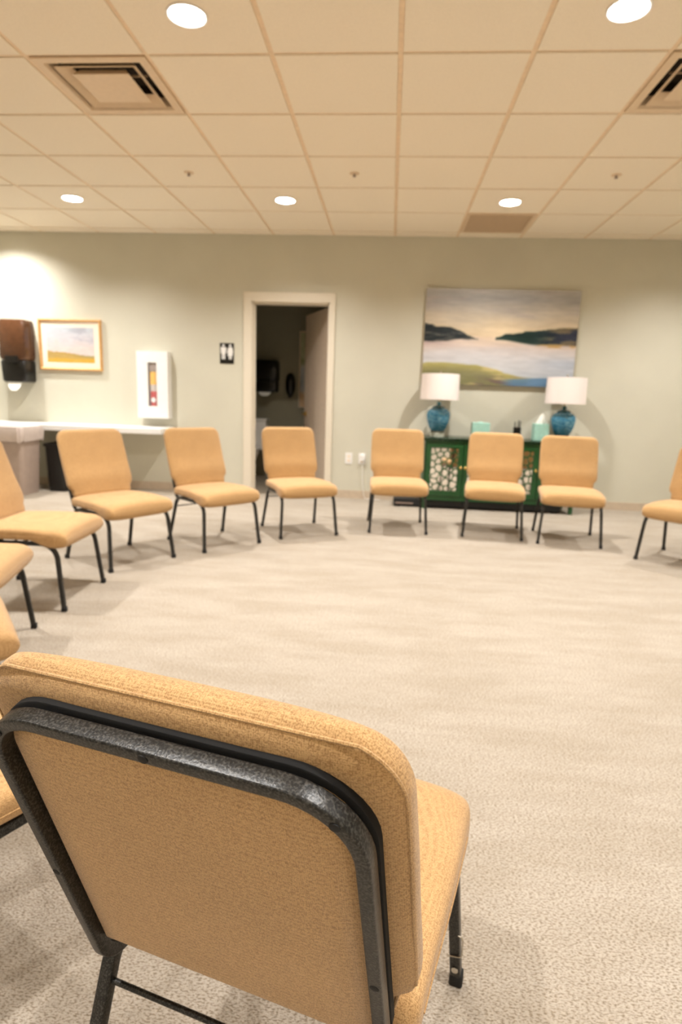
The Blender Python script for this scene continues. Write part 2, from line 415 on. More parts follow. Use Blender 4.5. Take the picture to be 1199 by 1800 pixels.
def make_chair(label):
    r = thing('chair', label, 'chair')
    ms = 56
    # backrest cushion
    ss = [BK0+.03*(1-math.cos(PI/2*k/7)) for k in range(7)]+[BK0+.03+(BK1-.062-BK0-.03)*k/16 for k in range(17)]
    ss += [BK1-.062+.062*math.sin(PI/2*k/12) for k in range(1, 13)]
    rings = []
    for s in ss:
        w_ = back_w(s); c, th = back_prof(s)
        ring = []
        for k in range(ms):
            x, n = se(w_, th, 4.2, k, ms)
            crown = .008*(1-(x/BKW)**2) if n > 0 else 0
            ring.append(bp(x, s, c+n+crown*(th/.03)))
        rings.append(ring)
    b = G().rings(rings).obj('backrest', M_FAB, r, True)
    # piping seam round the rear edge of the cushion
    pth = []; s_lo, s_hi = BK0+.03, BK1-.0047
    side = [(back_w(s)*.984+.0004, s) for s in [s_lo+(s_hi-.055-s_lo)*k/12 for k in range(13)]+[s_hi-.055+.055*math.sin(PI/2*k/12) for k in range(1, 13)]]
    for x, s in side: pth.append(bp(x, s, back_prof(min(s, .4))[0]-.012))
    for x, s in side[::-1]: pth.append(bp(-x, s, back_prof(min(s, .4))[0]-.012))
    G().sweep(pth, circ(.0019, 6)).obj('piping', M_FAB, b, True)
    # rear panel inside the hoop
    rings = []
    for n_, ins in ((.016, -.004), (.006, 0), (.001, .006), (-.002, .03), (-.003, .06)):
        ring = []
        hw = HW-.006-ins; s0 = .030+ins*.4; s1 = HS-.006-ins
        rad = max(.01, .050-ins)
        ring += [bp(-hw, s0, n_), bp(hw, s0, n_)]
        for k in range(9):
            a = R(90*k/8); ring.append(bp(hw-rad+rad*math.cos(a), s1-rad+rad*math.sin(a), n_))
        for k in range(9):
            a = R(90+90*k/8); ring.append(bp(-hw+rad+rad*math.cos(a), s1-rad+rad*math.sin(a), n_))
        rings.append(ring)
    G().rings(rings).obj('back_panel', M_FAB, r, True)
    # black slab standing in for the shadow gap between hoop and cushion
    rings = []
    for n_, ins in ((.008, -.006), (.009, -.0075), (.020, -.0075), (.021, -.006)):
        ring = []; hw = HW-ins; s1 = HS-ins; rad = .068-ins
        ring += [bp(-hw, .066, n_), bp(hw, .066, n_)]
        for k in range(11): a = R(9*k); ring.append(bp(hw-rad+rad*math.cos(a), s1-rad+rad*math.sin(a), n_))
        for k in range(11): a = R(90+9*k); ring.append(bp(-hw+rad+rad*math.cos(a), s1-rad+rad*math.sin(a), n_))
        rings.append(ring)
    G().rings(rings).obj('shadow_gap_fill', M_DARK, r, True)
    # hoop
    HR = .070
    P = [Vector((-HW, -.06, .338)), Vector((-HW, B0.y+.008, .312)), bp(-HW, HS, -.006), bp(HW, HS, -.006), Vector((HW, B0.y+.008, .312)), Vector((HW, -.06, .338))]
    path = fillet(P, [.045, HR, HR, .045], 10)
    fr = G().sweep(path, rrect(.0072, .0095, .0026, 3), ref=(1, 0, 0)).obj('back_frame', M_MET, r, True)
    for x, s in ((0, HS), (HW-.020, HS-.020), (-HW+.020, HS-.020), (HW, .19), (-HW, .19)):
        c_ = bp(x, s, -.0154 if s > .3 else -.0123)
        a = math.atan2(-bn.y, bn.z)
        g = G(); g.lathe([(.0050, -.001), (.0050, .0008), (.0040, .0012)], n=14)
        Mx = Matrix.Translation(c_) @ Vector((0, 0, 1)).rotation_difference(-bn).to_matrix().to_4x4()
        g.v = [tuple(Mx @ Vector(v)) for v in g.v]
        g.obj('screw', M_RUB, fr, True)
    # seat cushion, lofted front to back
    rings = []; y0, y1 = -.176, .264
    ys = [y0+.02*(1-math.cos(PI/2*k/5)) for k in range(5)]+[y0+.02+(y1-.07-y0-.02)*k/14 for k in range(15)]+[y1-.07+.07*math.sin(PI/2*k/12) for k in range(1, 13)]
    for y in ys:
        q = (y-y0)/(y1-y0)
        w_ = .227+.008*smooth(q*1.6)
        top = .408+.006*math.sin(PI*min(1, q*1.1)); bot = .340-.040*smooth((y-.08)/.10)
        if y > y1-.07:
            e = (y-(y1-.07))/.07; k_ = max(0, 1-e**2.6)**(1/2.2); mid = (top+bot)/2-.004; top = mid+(top-mid)*k_; bot = mid+(bot-mid)*k_
            w_ -= .028*(1-math.sqrt(max(0, 1-e*e*.97)))
        if y < y0+.02:
            e = (y0+.02-y)/.02; k_ = math.sqrt(max(0, 1-e*e)); mid = (top+bot)/2; top = mid+(top-mid)*k_; bot = mid+(bot-mid)*k_; w_ -= .02*(1-k_)
        c = (top+bot)/2; th = max(.0015, (top-bot)/2); ring = []
        for k in range(ms):
            x, z = se(w_, th, 4.6, k, ms)
            if z > 0: z += .005*(1-(x/w_)**2)*min(1, th/.03)
            ring.append((x, y, c+z))
        rings.append(ring)
    st = G().rings(rings).obj('seat', M_FAB, r, True)
    g = G()
    for sx in (-1, 1):
        g = G(); g.sweep([(sx*(.227+.008*smooth((y-y0)/(y1-y0)*1.6)+.0004), y, .371-.004*smooth((y-.1)/.09)) for y in [y0+.03+k*.026 for k in range(13)]], circ(.0014, 6))
        g.obj('piping', M_FAB, st, True)
    # legs: an inverted U each side, front and rear half
    for sx in (1, -1):
        yb = .03
        front = fillet([(sx*.208, yb, .331), (sx*.208, .205, .331), (sx*.23, .24, .004)], .075, 9)
        rear = fillet([(sx*.208, yb, .331), (sx*.208, -.150, .331), (sx*.23, -.24, .004)], .05, 9)
        for pa, cap_at, f_ in ((front, (sx*.23, .24), 1), (rear, (sx*.23, -.24), 0)):
            lg = G().sweep(pa, rrect(.0100, .0100, .0038, 3), ref=(1, 0, 0)).obj('leg', M_MET, r, True)
            G().rings([[(cap_at[0]+p, cap_at[1]+q, z) for p, q in rrect(h_, h_, .005, 3)] for h_, z in ((.0118, 0), (.0126, .002), (.0122, .022), (.0102, .025))]).obj('foot_cap', M_RUB, lg, True)
            if f_ and sx > 0:
                cx_, cy_ = .2225, .2190
                cl = fillet([(cx_-.0125, cy_, .128), (cx_+.016, cy_-.001, .120), (cx_+.016, cy_, .078), (cx_-.011, cy_+.003, .070)], .006, 4)
                G().sweep(cl, circ(.0014, 8)).obj('ganging_clip', M_CHROME, lg, True)
                G().lathe([(.0062, 0), (.0062, .003), (.003, .0045)], (.2275, .2250, .042), 14, 'Y').obj('rivet', M_CHROME, lg, True)
    def at(sx, z, y_t=-.150, y_f=-.24):
        t_ = 1-z/.331; return (sx*(.208+.022*t_), y_t+(y_f-y_t)*t_, z)
    G().sweep([at(-1, .262), at(1, .262)], circ(.0042, 10)).obj('stretcher', M_MET, r, True)
    g = G()
    for y in (-.10, .13): g.sweep([(-.208, y, .333), (.208, y, .333)], circ(.009, 10))
    g.obj('seat_rail', M_MET, r, True)
    return r
chair0 = make_chair('tan upholstered stacking chair filling the foreground, seen from behind')
index_kids(chair0)
chair0.location = (-.109, .782, 0); chair0.rotation_euler = (0, 0, -.261)
def from_feet(feet):
    """feet: list of (lx, ly, wx, wy) -> centre and angle"""
    n = len(feet); ml = [sum(f_[i] for f_ in feet)/n for i in range(4)]
    s1 = s2 = 0
    for a, b, c, d_ in feet:
        a -= ml[0]; b -= ml[1]; c -= ml[2]; d_ -= ml[3]
        s1 += a*d_-b*c; s2 += a*c+b*d_
    th = math.atan2(s1, s2); c, s = math.cos(th), math.sin(th)
    return ml[2]-(c*ml[0]-s*ml[1]), ml[3]-(s*ml[0]+c*ml[1]), th
FR, FL, RR, RL = (.23, .24), (-.23, .24), (.23, -.24), (-.23, -.24)
CH = [
 ([(*FR, -.78, 4.35), (*FL, -.38, 4.57), (*RL, -.60, 5.0), (*RR, -1.0, 4.76)], 'tan upholstered chair standing in front of the dark doorway'),
 ([(*FR, -1.21, 3.84), (*FL, -.91, 4.20), (*RL, -1.27, 4.52)], 'tan upholstered chair just left of the doorway, at the right end of the white counter'),
 ([(*FR, -1.61, 3.3), (*FL, -1.38, 3.7), (*RL, -1.78, 3.96), (*RR, -2.01, 3.56)], 'tan upholstered chair in front of the white counter, second left of the doorway'),
 ([(*FR, -1.54, 2.66), (*FL, -1.57, 3.12), (*RL, -2.04, 3.09)], 'tan upholstered chair side-on at left, its back cut by the photo edge'),
 ([(*FR, -.12, 4.72), (*FL, .33, 4.75), (*RL, .32, 5.24), (*RR, -.14, 5.20)], 'tan upholstered chair in front of the left end of the green cabinet'),
 ([(*FR, .63, 4.75), (*FL, 1.09, 4.71), (*RL, 1.14, 5.14)], 'tan upholstered chair in front of the middle of the green cabinet'),
 ([(*FR, 1.20, 4.63), (*FL, 1.65, 4.56), (*RL, 1.72, 5.04), (*RR, 1.27, 5.11)], 'tan upholstered chair in front of the right end of the green cabinet'),
 ([(*FR, 1.81, 4.30), (*RR, 2.14, 4.63)], 'tan upholstered chair cut by the right photo edge, alone before the bare wall'),
]
POSE = [(from_feet(f_), lb) for f_, lb in CH]
ya = R(-74)
POSE.append(((-1.56+.23*math.cos(ya)+.24*math.sin(ya), 2.44+.23*math.sin(ya)-.24*math.cos(ya), ya), 'tan upholstered chair with only seat tip and one leg showing, at left photo edge'))
POSE.append(((-1.36, 1.52, R(-50)), 'tan upholstered chair with only a rounded seat corner showing above the foreground chair'))
POSE.append(((-.81, .95, R(-28)), 'tan upholstered chair glimpsed left of the foreground chair behind its black frame'))
for (x, y, a), lb in POSE:
    c = copy_tree(chair0); c.location = (x, y, 0); c.rotation_euler = (0, 0, a); c['label'] = lb; c['group'] = 'chairs standing in a circle'
chair0['group'] = 'chairs standing in a circle'

# ---------------------------------------------------------------- green cabinet
CX0, CX1, CY0, CY1, CT, CBZ = .365, 1.845, 5.93, 6.33, .71, .09
r = thing('console_cabinet', 'dark green lacquered four-door cabinet with pebble fretwork over mirrors', 'cabinet', ((CX0+CX1)/2, (CY0+CY1)/2, 0))
ox, oy = (CX0+CX1)/2, (CY0+CY1)/2; hw, hd = (CX1-CX0)/2, (CY1-CY0)/2
g = G(); g.box(-hw, hw, -hd+.02, hd, CBZ, CBZ+.03); g.box(-hw, hw, -hd+.02, hd, CT-.06, CT-.03); g.box(-hw, -hw+.025, -hd+.02, hd, CBZ+.03, CT-.06)
g.box(hw-.025, hw, -hd+.02, hd, CBZ+.03, CT-.06); g.box(-hw, hw, hd-.012, hd-.002, CBZ+.03, CT-.06)
g.box(-hw, hw, -hd+.004, -hd+.02, CBZ, CBZ+.05); g.box(-hw, hw, -hd+.004, -hd+.02, CT-.06, CT-.03); g.obj('body', M_GREEN, r)
G().box(-hw-.015, hw+.015, -hd-.012, hd+.005, CT-.03, CT).obj('top', M_GDARK, r, bevel=.004)
for sx in (-1, 1):
    for sy in (-1, 1):
        x, y = sx*(hw-.022), sy*(hd-.03)
        G().box(x-.018, x+.018, y-.018, y+.018, 0, CBZ).obj('leg', M_GREEN, r, bevel=.003)
def voronoi_cells(W, Hh, n, seed):
    rd = random.Random(seed); pts = []
    tries = 0
    while len(pts) < n and tries < 4000:
        p = (rd.uniform(0, W), rd.uniform(0, Hh)); tries += 1
        if all((p[0]-q[0])**2+(p[1]-q[1])**2 > .0026 for q in pts): pts.append(p)
    cells = []
    for i, p in enumerate(pts):
        poly = [(0, 0), (W, 0), (W, Hh), (0, Hh)]
        for j, q in enumerate(pts):
            if i == j: continue
            mx, my = (p[0]+q[0])/2, (p[1]+q[1])/2; nx, ny = q[0]-p[0], q[1]-p[1]; out = []
            for k in range(len(poly)):
                a, b = poly[k], poly[(k+1) % len(poly)]
                da = (a[0]-mx)*nx+(a[1]-my)*ny; db = (b[0]-mx)*nx+(b[1]-my)*ny
                if da <= 0: out.append(a)
                if da*db < 0: t_ = da/(da-db); out.append((a[0]+(b[0]-a[0])*t_, a[1]+(b[1]-a[1])*t_))
            poly = out
            if not poly: break
        if len(poly) >= 3: cells.append(poly)
    return cells
dw = (2*hw-.03)/4
for i in range(4):
    x0 = -hw+.015+i*dw+.003; x1 = x0+dw-.006; z0, z1 = CBZ+.052, CT-.062
    g = G(); fw = .042; yf, ybk = -hd-.004, -hd+.016
    for a, b, c, d_ in ((x0, x1, z0, z0+fw), (x0, x1, z1-fw*.8, z1), (x0, x0+fw, z0+fw, z1-fw*.8), (x1-fw, x1, z0+fw, z1-fw*.8)):
        g.box(a, b, yf, ybk, c, d_)
    dr = g.obj('door', M_GREEN, r)
    px0, px1, pz0, pz1 = x0+fw, x1-fw, z0+fw, z1-fw*.8
    G().box(px0-.004, px1+.004, ybk-.006, ybk-.002, pz0-.004, pz1+.004).obj('mirror', M_MIR, dr)
    g = G(); W, Hh = px1-px0, pz1-pz0
    for cell in voronoi_cells(W, Hh, 34, 10+i):
        cx = sum(p[0] for p in cell)/len(cell); cz = sum(p[1] for p in cell)/len(cell); N = 20; outer = []
        for k in range(N):
            a = 2*PI*k/N; dx, dz = math.cos(a), math.sin(a); best = 1e9
            for q in range(len(cell)):
                p, p2 = cell[q], cell[(q+1) % len(cell)]; ex, ez = p2[0]-p[0], p2[1]-p[1]
                den = dx*ez-dz*ex
                if abs(den) < 1e-12: continue
                t_ = ((p[0]-cx)*ez-(p[1]-cz)*ex)/den; u_ = ((p[0]-cx)*dz-(p[1]-cz)*dx)/den
                if t_ > 0 and -1e-6 <= u_ <= 1+1e-6: best = min(best, t_)
            outer.append(best if best < 1 else .01)
        inn = [max(.002, o_-.0065) for o_ in outer]
        for _ in range(2): inn = [min(outer[k]-.003, (inn[k-1]+2*inn[k]+inn[(k+1) % N])/4) for k in range(N)]
        def P(rad, y): return [(px0+cx+rad[k]*math.cos(2*PI*k/N), y, pz0+cz+rad[k]*math.sin(2*PI*k/N)) for k in range(N)]
        g.rings([P(outer, yf+.006), P(inn, yf+.006), P(inn, ybk-.0055)], cap=False)
    g.obj('fretwork', M_GREEN, dr)
    kx = x1-.02 if i % 2 == 0 else x0+.02
    G().lathe([(.006, 0), (.005, .012), (.013, .018), (.014, .024), (.008, .030)], (kx, yf, (z0+z1)/2+.03), 16, 'Y').obj('knob', M_BRASS, dr, True)
# low black case lying under the cabinet, sticking out at its left
r = thing('low_case', 'long low black case lying under the green cabinet', 'case', (.90, 6.13, 0))
G().box(-.82, .84, -.145, .12, .012, .082).obj('body', M_PLINTH, r, bevel=.006)
G().box(-.80, -.62, -.150, -.146, .03, .045).obj('handle', M_GREYM, r, bevel=.001)
for x in (-.78, .78): G().box(x-.03, x+.03, -.12, .10, 0, .012).obj('foot', M_RUB, r)

# lamps on the cabinet
def lamp(x, label):
    r = thing('table_lamp', label, 'lamp', (x, 6.13, CT), 0, 'pair of blue jar lamps')
    G().lathe([(.068, 0), (.072, .004), (.072, .05), (.064, .058)], n=32).obj('clear_base', M_GLASS, r, True)
    G().lathe([(.066, .058), (.074, .066), (.092, .10), (.108, .145), (.117, .19), (.119, .222), (.110, .250), (.088, .272), (.06, .284)], n=40).obj('jar', M_BLUE, r, True)
    G().lathe([(.066, .284), (.066, .292), (.048, .304), (.026, .312), (.017, .320), (.021, .330), (.015, .342), (.007, .348)], n=28).obj('jar_lid', plain('deep_teal_glaze', (26, 84, 84), .15), r, True)
    G().lathe([(.005, .34), (.005, .40), (.017, .40), (.017, .46), (.012, .46)], n=16).obj('socket', M_BRASS, r, True)
    g = G(); g.lathe([(.192, .365), (.186, .615), (.1835, .615), (.1895, .365), (.192, .365)], n=48, cap=False)
    sh = g.obj('lamp_shade', M_SHADE, r, True)
    g = G()
    for k in range(3):
        a = R(120*k+20); g.sweep([(0, 0, .60), (.185*math.cos(a), .185*math.sin(a), .60)], circ(.002, 6))
    g.lathe([(.003, .44), (.003, .63)], n=8); g.lathe([(.003, .62), (.009, .628), (.009, .640), (.003, .648)], n=12); g.obj('finial', M_CHROME, r, True)
lamp(.49, 'blue glazed jar lamp with white drum shade on the left of the green cabinet')
lamp(1.715, 'blue glazed jar lamp with white drum shade on the right of the green cabinet')
# small things on the cabinet
r = thing('tissue_box', 'flat aqua tissue box on the middle of the green cabinet', 'tissue box', (.91, 6.10, CT))
G().box(-.085, .085, -.055, .055, 0, .155).obj('box', M_AQUA, r, bevel=.004)
G().lathe([(.035, .1551), (.03, .158), (.004, .165)], n=14).obj('tissue', M_AQUA, r, True)
r = thing('tissue_box', 'aqua cube tissue box with a white tissue, beside the right lamp', 'tissue box', (1.495, 6.10, CT))
G().box(-.07, .07, -.06, .06, 0, .165).obj('box', M_AQUA, r, bevel=.004)
g = G(); N = 14
rings = []
for hgt, rad in ((.163, .045), (.19, .045), (.22, .032), (.245, .018), (.262, .006)):
    rings.append([(rad*(1+.25*math.sin(3*a+hgt*40))*math.cos(a)+.12*(hgt-.163), .6*rad*(1+.3*math.cos(4*a))*math.sin(a), hgt) for a in [2*PI*k/N for k in range(N)]])
g.rings(rings).obj('tissue', M_TISSUE, r, True)
r = thing('pen_cup', 'small black cup of pens on the green cabinet', 'cup', (1.275, 6.12, CT))
G().lathe([(.034, 0), (.038, .004), (.038, .12), (.034, .12), (.034, .01)], n=24).obj('cup', M_BLACK, r, True)
for k, (dx, dy) in enumerate(((-.012, .01), (.015, .005), (.002, -.012))):
    G().sweep([(dx, dy, .012), (dx*1.9, dy*1.8, .175+.008*k)], circ(.005, 8)).obj('pen', M_BLACK, r, True)

# ---------------------------------------------------------------- painted pictures
def art(name, W, Hh, nx, ny, fn, mat, parent, y, thick=0):
    """front sheet with colours of a painting, in the XZ plane facing -Y, origin bottom left"""
    vs = []; cols = []
    for j in range(ny+1):
        for i in range(nx+1):
            u, v = i/nx, j/ny; vs.append((u*W, y, v*Hh)); cols.append((*lin(fn(u, v)), 1))
    fs = [(j*(nx+1)+i, j*(nx+1)+i+1, (j+1)*(nx+1)+i+1, (j+1)*(nx+1)+i) for j in range(ny) for i in range(nx)]
    me = bpy.data.meshes.new(name); me.from_pydata(vs, [], fs)
    at_ = me.color_attributes.new('Col', 'FLOAT_COLOR', 'POINT')
    for i, c in enumerate(cols): at_.data[i].color = c
    me.materials.append(mat); return link(name, me, parent)
def nz(x, y, s=0): return noise.fractal(Vector((x, y, s*7.3)), .8, 2.1, 4)
def mixc(a, b, t_): t_ = max(0, min(1, t_)); return tuple(a[i]*(1-t_)+b[i]*t_ for i in range(3))
def grad(stops, v):
    for (p0, c0), (p1, c1) in zip(stops, stops[1:]):
        if v <= p1: return mixc(c0, c1, (v-p0)/(p1-p0))
    return stops[-1][1]
def ss(a, b, x): t_ = max(0, min(1, (x-a)/(b-a))); return t_*t_*(3-2*t_)
def lake(u, v):
    n1 = nz(u*3, v*14, 1); n2 = nz(u*9, v*30, 2)
    sky = grad([(0, (206, 186, 154)), (.5, (206, 186, 154)), (.6, (206, 188, 158)), (.75, (190, 180, 164)), (.9, (164, 162, 160)), (1, (184, 182, 178))], v+n1*.05)
    sky = mixc(sky, (176, 164, 158), .5*ss(.05, .5, n1)*ss(.6, .8, v)); sky = mixc(sky, (236, 214, 178), .6*ss(.25, 0, abs(u-.52))*ss(.75, .55, v))
    wat = grad([(0, (160, 168, 176)), (.2, (196, 196, 198)), (.32, (200, 196, 196)), (.42, (206, 190, 180)), (.52, (220, 196, 166))], v+n1*.03)
    wat = mixc(wat, (160, 172, 190), .6*ss(.6, .95, u)*ss(.05, .3, v)*ss(.34, .24, v)); wat = mixc(wat, (176, 150, 150), .55*ss(.3, 0, u)*ss(.36, .46, v))
    c = wat if v < .515 else sky
    # left and right headlands
    lt = .497+.115*ss(.36, .16, u)+.03*ss(.15, .0, u)+n2*.014; lb = .49-.035*ss(.34, .05, u)+n2*.008
    if u < .36 and lb-.02 < v < lt:
        c = mixc(c, mixc((30, 38, 40), (84, 80, 74), ss(-.1, .6, n2)), ss(lb-.02, lb+.01, v)*ss(0, .012, lt-v))
    rt = .505+.055*ss(.47, .56, u)+.03*ss(.56, .75, u)+.035*ss(.75, .92, u)+n2*.014; rb = .488-.045*ss(.5, .75, u)
    if u > .47 and rb-.02 < v < rt:
        col = mixc((18, 44, 38), (46, 50, 66), ss(.65, .95, u)); col = mixc(col, (140, 118, 74), ss(.05, .4, n2)*.6*ss(.7, .9, u)+.7*ss(.03, 0, rt-v)*ss(.8, .9, u))
        c = mixc(c, col, ss(rb-.02, rb+.008, v)*ss(0, .012, rt-v))
    if u > .72 and .40 < v < .455: c = mixc(c, (176, 138, 72), .8*ss(.72, .80, u)*ss(.40, .42, v)*ss(.455, .435, v)*ss(-.3, .2, n2))
    # grassy foreground
    gt = .225+.01*math.sin(u*9)-.13*ss(.35, .72, u)+n2*.012
    if u < .75 and v < gt:
        col = mixc((168, 158, 96), (126, 122, 84), ss(.0, .12, gt-v)); col = mixc(col, (96, 78, 74), ss(.13, .02, v)*ss(.25, .45, u)*ss(-.4, .3, n2))
        col = mixc(col, (206, 186, 130), .6*ss(.1, .5, n1)); c = mixc(c, col, ss(0, .015, gt-v)*ss(.75, .68, u))
    bt = .075+.02*ss(.55, .8, u)+n1*.01
    if v < bt and u > .5: c = mixc(c, (84, 120, 152), .85*ss(.5, .62, u)*ss(0, .015, bt-v))
    return tuple(max(0, min(255, x+n2*10)) for x in c)
def field(u, v):
    n1 = nz(u*3, v*6, 5); n2 = nz(u*7, v*20, 6)
    c = grad([(0, (206, 190, 184)), (.4, (208, 194, 188)), (.7, (196, 192, 196)), (1, (182, 190, 196))], v+n1*.1)
    c = mixc(c, (160, 156, 166), .6*ss(.0, .5, n1)*ss(.5, .7, v)*ss(.3, .7, u)); c = mixc(c, (224, 176, 160), .4*ss(.1, .5, n2)*ss(.45, .55, v)*ss(.7, .6, v)*ss(.5, .2, u))
    hh = .30-.10*ss(.2, 1, u)+n2*.01+.03*ss(.15, 0, u)
    if v < hh: c = mixc(mixc((178, 150, 90), (206, 164, 70), ss(.1, .0, v-.06+n2*.05)), (150, 146, 104), ss(.4, 1, u)*ss(.08, 0, hh-v))
    return tuple(max(0, min(255, x+n2*8)) for x in c)
PX0, PX1, PZ0, PZ1 = .313, 1.822, 1.236, 2.165
r = thing('lake_painting', 'large unframed canvas painting of a lake between dark headlands, above the cabinet', 'painting', (PX0, WALL, PZ0))
G().box(0, PX1-PX0, -.040, -.004, 0, PZ1-PZ0).obj('stretched_canvas', plain('canvas_edge', (176, 160, 124), .8), r)
art('painted_face', PX1-PX0, PZ1-PZ0, 190, 118, lake, M_ART, r, -.0412)
def framed(x0, x1, z0, z1, y, name, label, fn, fw, mw, mat, dep=.03, nx=70):
    r = thing(name, label, 'picture', (x0, y, z0)); W, Hh = x1-x0, z1-z0
    g = G(); prof = [(0, 0), (-.0, -dep), (fw*.5, -dep-.004), (fw, -dep*.6), (fw, 0)]
    rings = []
    for a, b in prof: rings.append([(a, b, a), (W-a, b, a), (W-a, b, Hh-a), (a, b, Hh-a)])
    g.rings(rings, cap=False); g.obj('frame', mat, r)
    G().box(fw-.002, W-fw+.002, -dep*.5, -.002, fw-.002, Hh-fw+.002).obj('mat_board', M_MAT, r)
    a = art('picture_print', W-2*fw-2*mw, Hh-2*fw-2*mw, nx, int(nx*.8), fn, M_ARTG, r, 0); a.location = (fw+mw, -dep*.5-.001, fw+mw)
    return r
framed(-3.777, -3.085, 1.256, 1.786, WALL, 'framed_landscape', 'small framed field landscape in pale gold wood beside the towel dispenser', field, .028, .055, M_GOLD)
def tall(u, v):
    return mixc(grad([(0, (214, 176, 130)), (.18, (200, 168, 130)), (.22, (150, 160, 170)), (.5, (190, 196, 200)), (.55, (206, 206, 196)), (.6, (150, 156, 110)), (1, (176, 178, 130))], v), (255, 255, 255), .2+.3*nz(u*4, v*9, 9))
framed(-1.195, -.80, .915, 1.88, RY1, 'framed_print', 'tall pale framed print in the restroom, mostly hidden by the door', tall, .016, .0, M_MAT, .03, 30)

# ---------------------------------------------------------------- wall fittings
# towel dispenser left
def dispenser(x0, x1, z0, z1, yb, dep, top, low, label, tongue):
    W, Hh = x1-x0, z1-z0
    r = thing('towel_dispenser', label, 'paper towel dispenser', ((x0+x1)/2, yb, z0))
    def shell(za, zb, d0, d1, w0, w1, name, mat):
        rings = []
        for q in (0, .08, .5, .92, 1):
            z = za+(zb-za)*q; ins = .012 if q in (0, 1) else 0; d_ = d0+(d1-d0)*q-ins; w_ = (w0+(w1-w0)*q)/2-ins; c = .05
            rings.append([(-w_, -.002, z), (-w_, -d_+c*.6, z), (-w_+c*.25, -d_+c*.15, z), (-w_+c, -d_, z), (w_-c, -d_, z), (w_-c*.25, -d_+c*.15, z), (w_, -d_+c*.6, z), (w_, -.002, z)])
        return G().rings(rings).obj(name, mat, r, True)
    shell(Hh*.36, Hh, dep, dep*.92, W, W*.97, 'upper_cover', top)
    shell(0, Hh*.355, dep*.9, dep*.96, W*.93, W*.97, 'lower_body', low)
    g = G().rings([[(a*W*.3, -dep*.93-.004, Hh*.30), (a*W*.3, -dep*.93-.004, Hh*.40)] for a in (-1, 1)], cap=False) if False else G().box(-W*.26, W*.26, -dep-.004, -dep*.9, Hh*.30, Hh*.42)
    g.obj('push_bar', M_BLACK, r, bevel=.006)
    N = 9; rings = []
    for k in range(N):
        q = k/(N-1); z = .02-tongue*q
        w_ = W*.26*math.sqrt(max(0, 1-(q*.94)**2.4)); y = -dep*.80-.035*q
        rings.append([(-w_, y, z), (w_, y, z), (w_, y+.003, z), (-w_, y+.003, z)])
    G().rings(rings).obj('paper_towel', M_TISSUE, r, True)
dispenser(-4.125, -3.835, 1.115, 1.755, WALL, .21, M_BROWN, M_BLACK, 'brown and black paper towel dispenser on the wall at the left photo edge', .11)
dispenser(-1.765, -1.45, 1.10, 1.50, RY1, .22, M_BLACK, M_BLACK, 'black paper towel dispenser inside the dark restroom', .07)
r = thing('soap_dispenser', 'black oval soap dispenser inside the dark restroom', 'soap dispenser', (-1.30, RY1, 1.20))
rings = []
for q in range(9):
    t_ = -1+q/4; e = max(.12, 1-abs(t_)**3); z = .145*t_
    rings.append([(.062*e**.5*math.cos(a), -.055-.05*e*math.sin(a), z) for a in [2*PI*k/20 for k in range(20)]])
G().rings(rings).obj('body', M_BLACK, r, True); G().box(-.03, .03, -.05, -.002, -.10, .10).obj('wall_bracket', M_BLACK, r)
G().box(-.02, .02, -.10, -.06, -.165, -.14).obj('nozzle', M_BLACK, r, bevel=.004)
# toilet in the restroom
r = thing('toilet', 'white toilet in the dark restroom, behind the chair at the doorway', 'toilet', (-1.76, 7.22, 0), R(0))
def oval(a, b, z, cy=0, n=28): return [(a*math.cos(2*PI*k/n), cy+b*math.sin(2*PI*k/n), z) for k in range(n)]
G().rings([oval(.11, .17, 0, .05), oval(.10, .16, .12, .05), oval(.13, .19, .25, .02), oval(.18, .235, .36, 0), oval(.185, .24, .39, 0)]).obj('bowl', M_PORC, r, True)
G().rings([oval(.188, .243, .395), oval(.19, .245, .405), oval(.188, .243, .425), oval(.17, .22, .432)]).obj('lid', M_PORC, r, True)
G().box(-.22, .22, .235, .42, .38, .74).obj('tank', M_PORC, r, bevel=.015); G().box(-.23, .23, .228, .43, .742, .77).obj('tank_cover', M_PORC, r, bevel=.008)
r = thing('waste_bin', 'small black bin on the restroom floor just inside the doorway', 'bin', (-1.62, 6.75, 0))
G().lathe([(.09, 0), (.095, .01), (.115, .28), (.108, .28), (.09, .02)], n=24).obj('body', M_BLACK, r, True)

# restroom sign
r = thing('restroom_sign', 'black and white restroom sign left of the doorway', 'sign', (-1.732, WALL, 1.375))
G().box(-.075, .075, -.006, 0, 0, .21).obj('plate', M_BLACK, r, bevel=.002)
for sx in (-1, 1):
    g = G(); n = 20
    cx = sx*.036
    g.lathe([(.0125, 0), (.0125, .0016)], (cx, -.006, .185), 18, 'Y')
    if sx < 0: poly = [(-.030, .168), (.030, .168), (.031, .105), (.023, .105), (.020, .150), (.018, .150), (.018, .045), (.003, .045), (.003, .095), (-.003, .095), (-.003, .045), (-.018, .045), (-.018, .150), (-.020, .150), (-.023, .105), (-.031, .105)]
    else: poly = [(-.022, .168), (.022, .168), (.033, .110), (.026, .108), (.018, .145), (.028, .080), (.015, .080), (.015, .045), (.003, .045), (.003, .080), (-.003, .080), (-.003, .045), (-.015, .045), (-.015, .080), (-.028, .080), (-.018, .145), (-.026, .108), (-.033, .110)]
    k = len(poly); v1 = [(cx+x, -.0076, z) for x, z in poly]; v2 = [(cx+x, -.0055, z) for x, z in poly]
    g.add(v1+v2, [tuple(range(k)), tuple(range(k, 2*k))[::-1]]+[(i, (i+1) % k, k+(i+1) % k, k+i) for i in range(k)])
    g.obj('pictogram', M_WHITE, r)
G().box(-.0015, .0015, -.0068, -.005, .045, .20).obj('divider', M_BLACK, r)
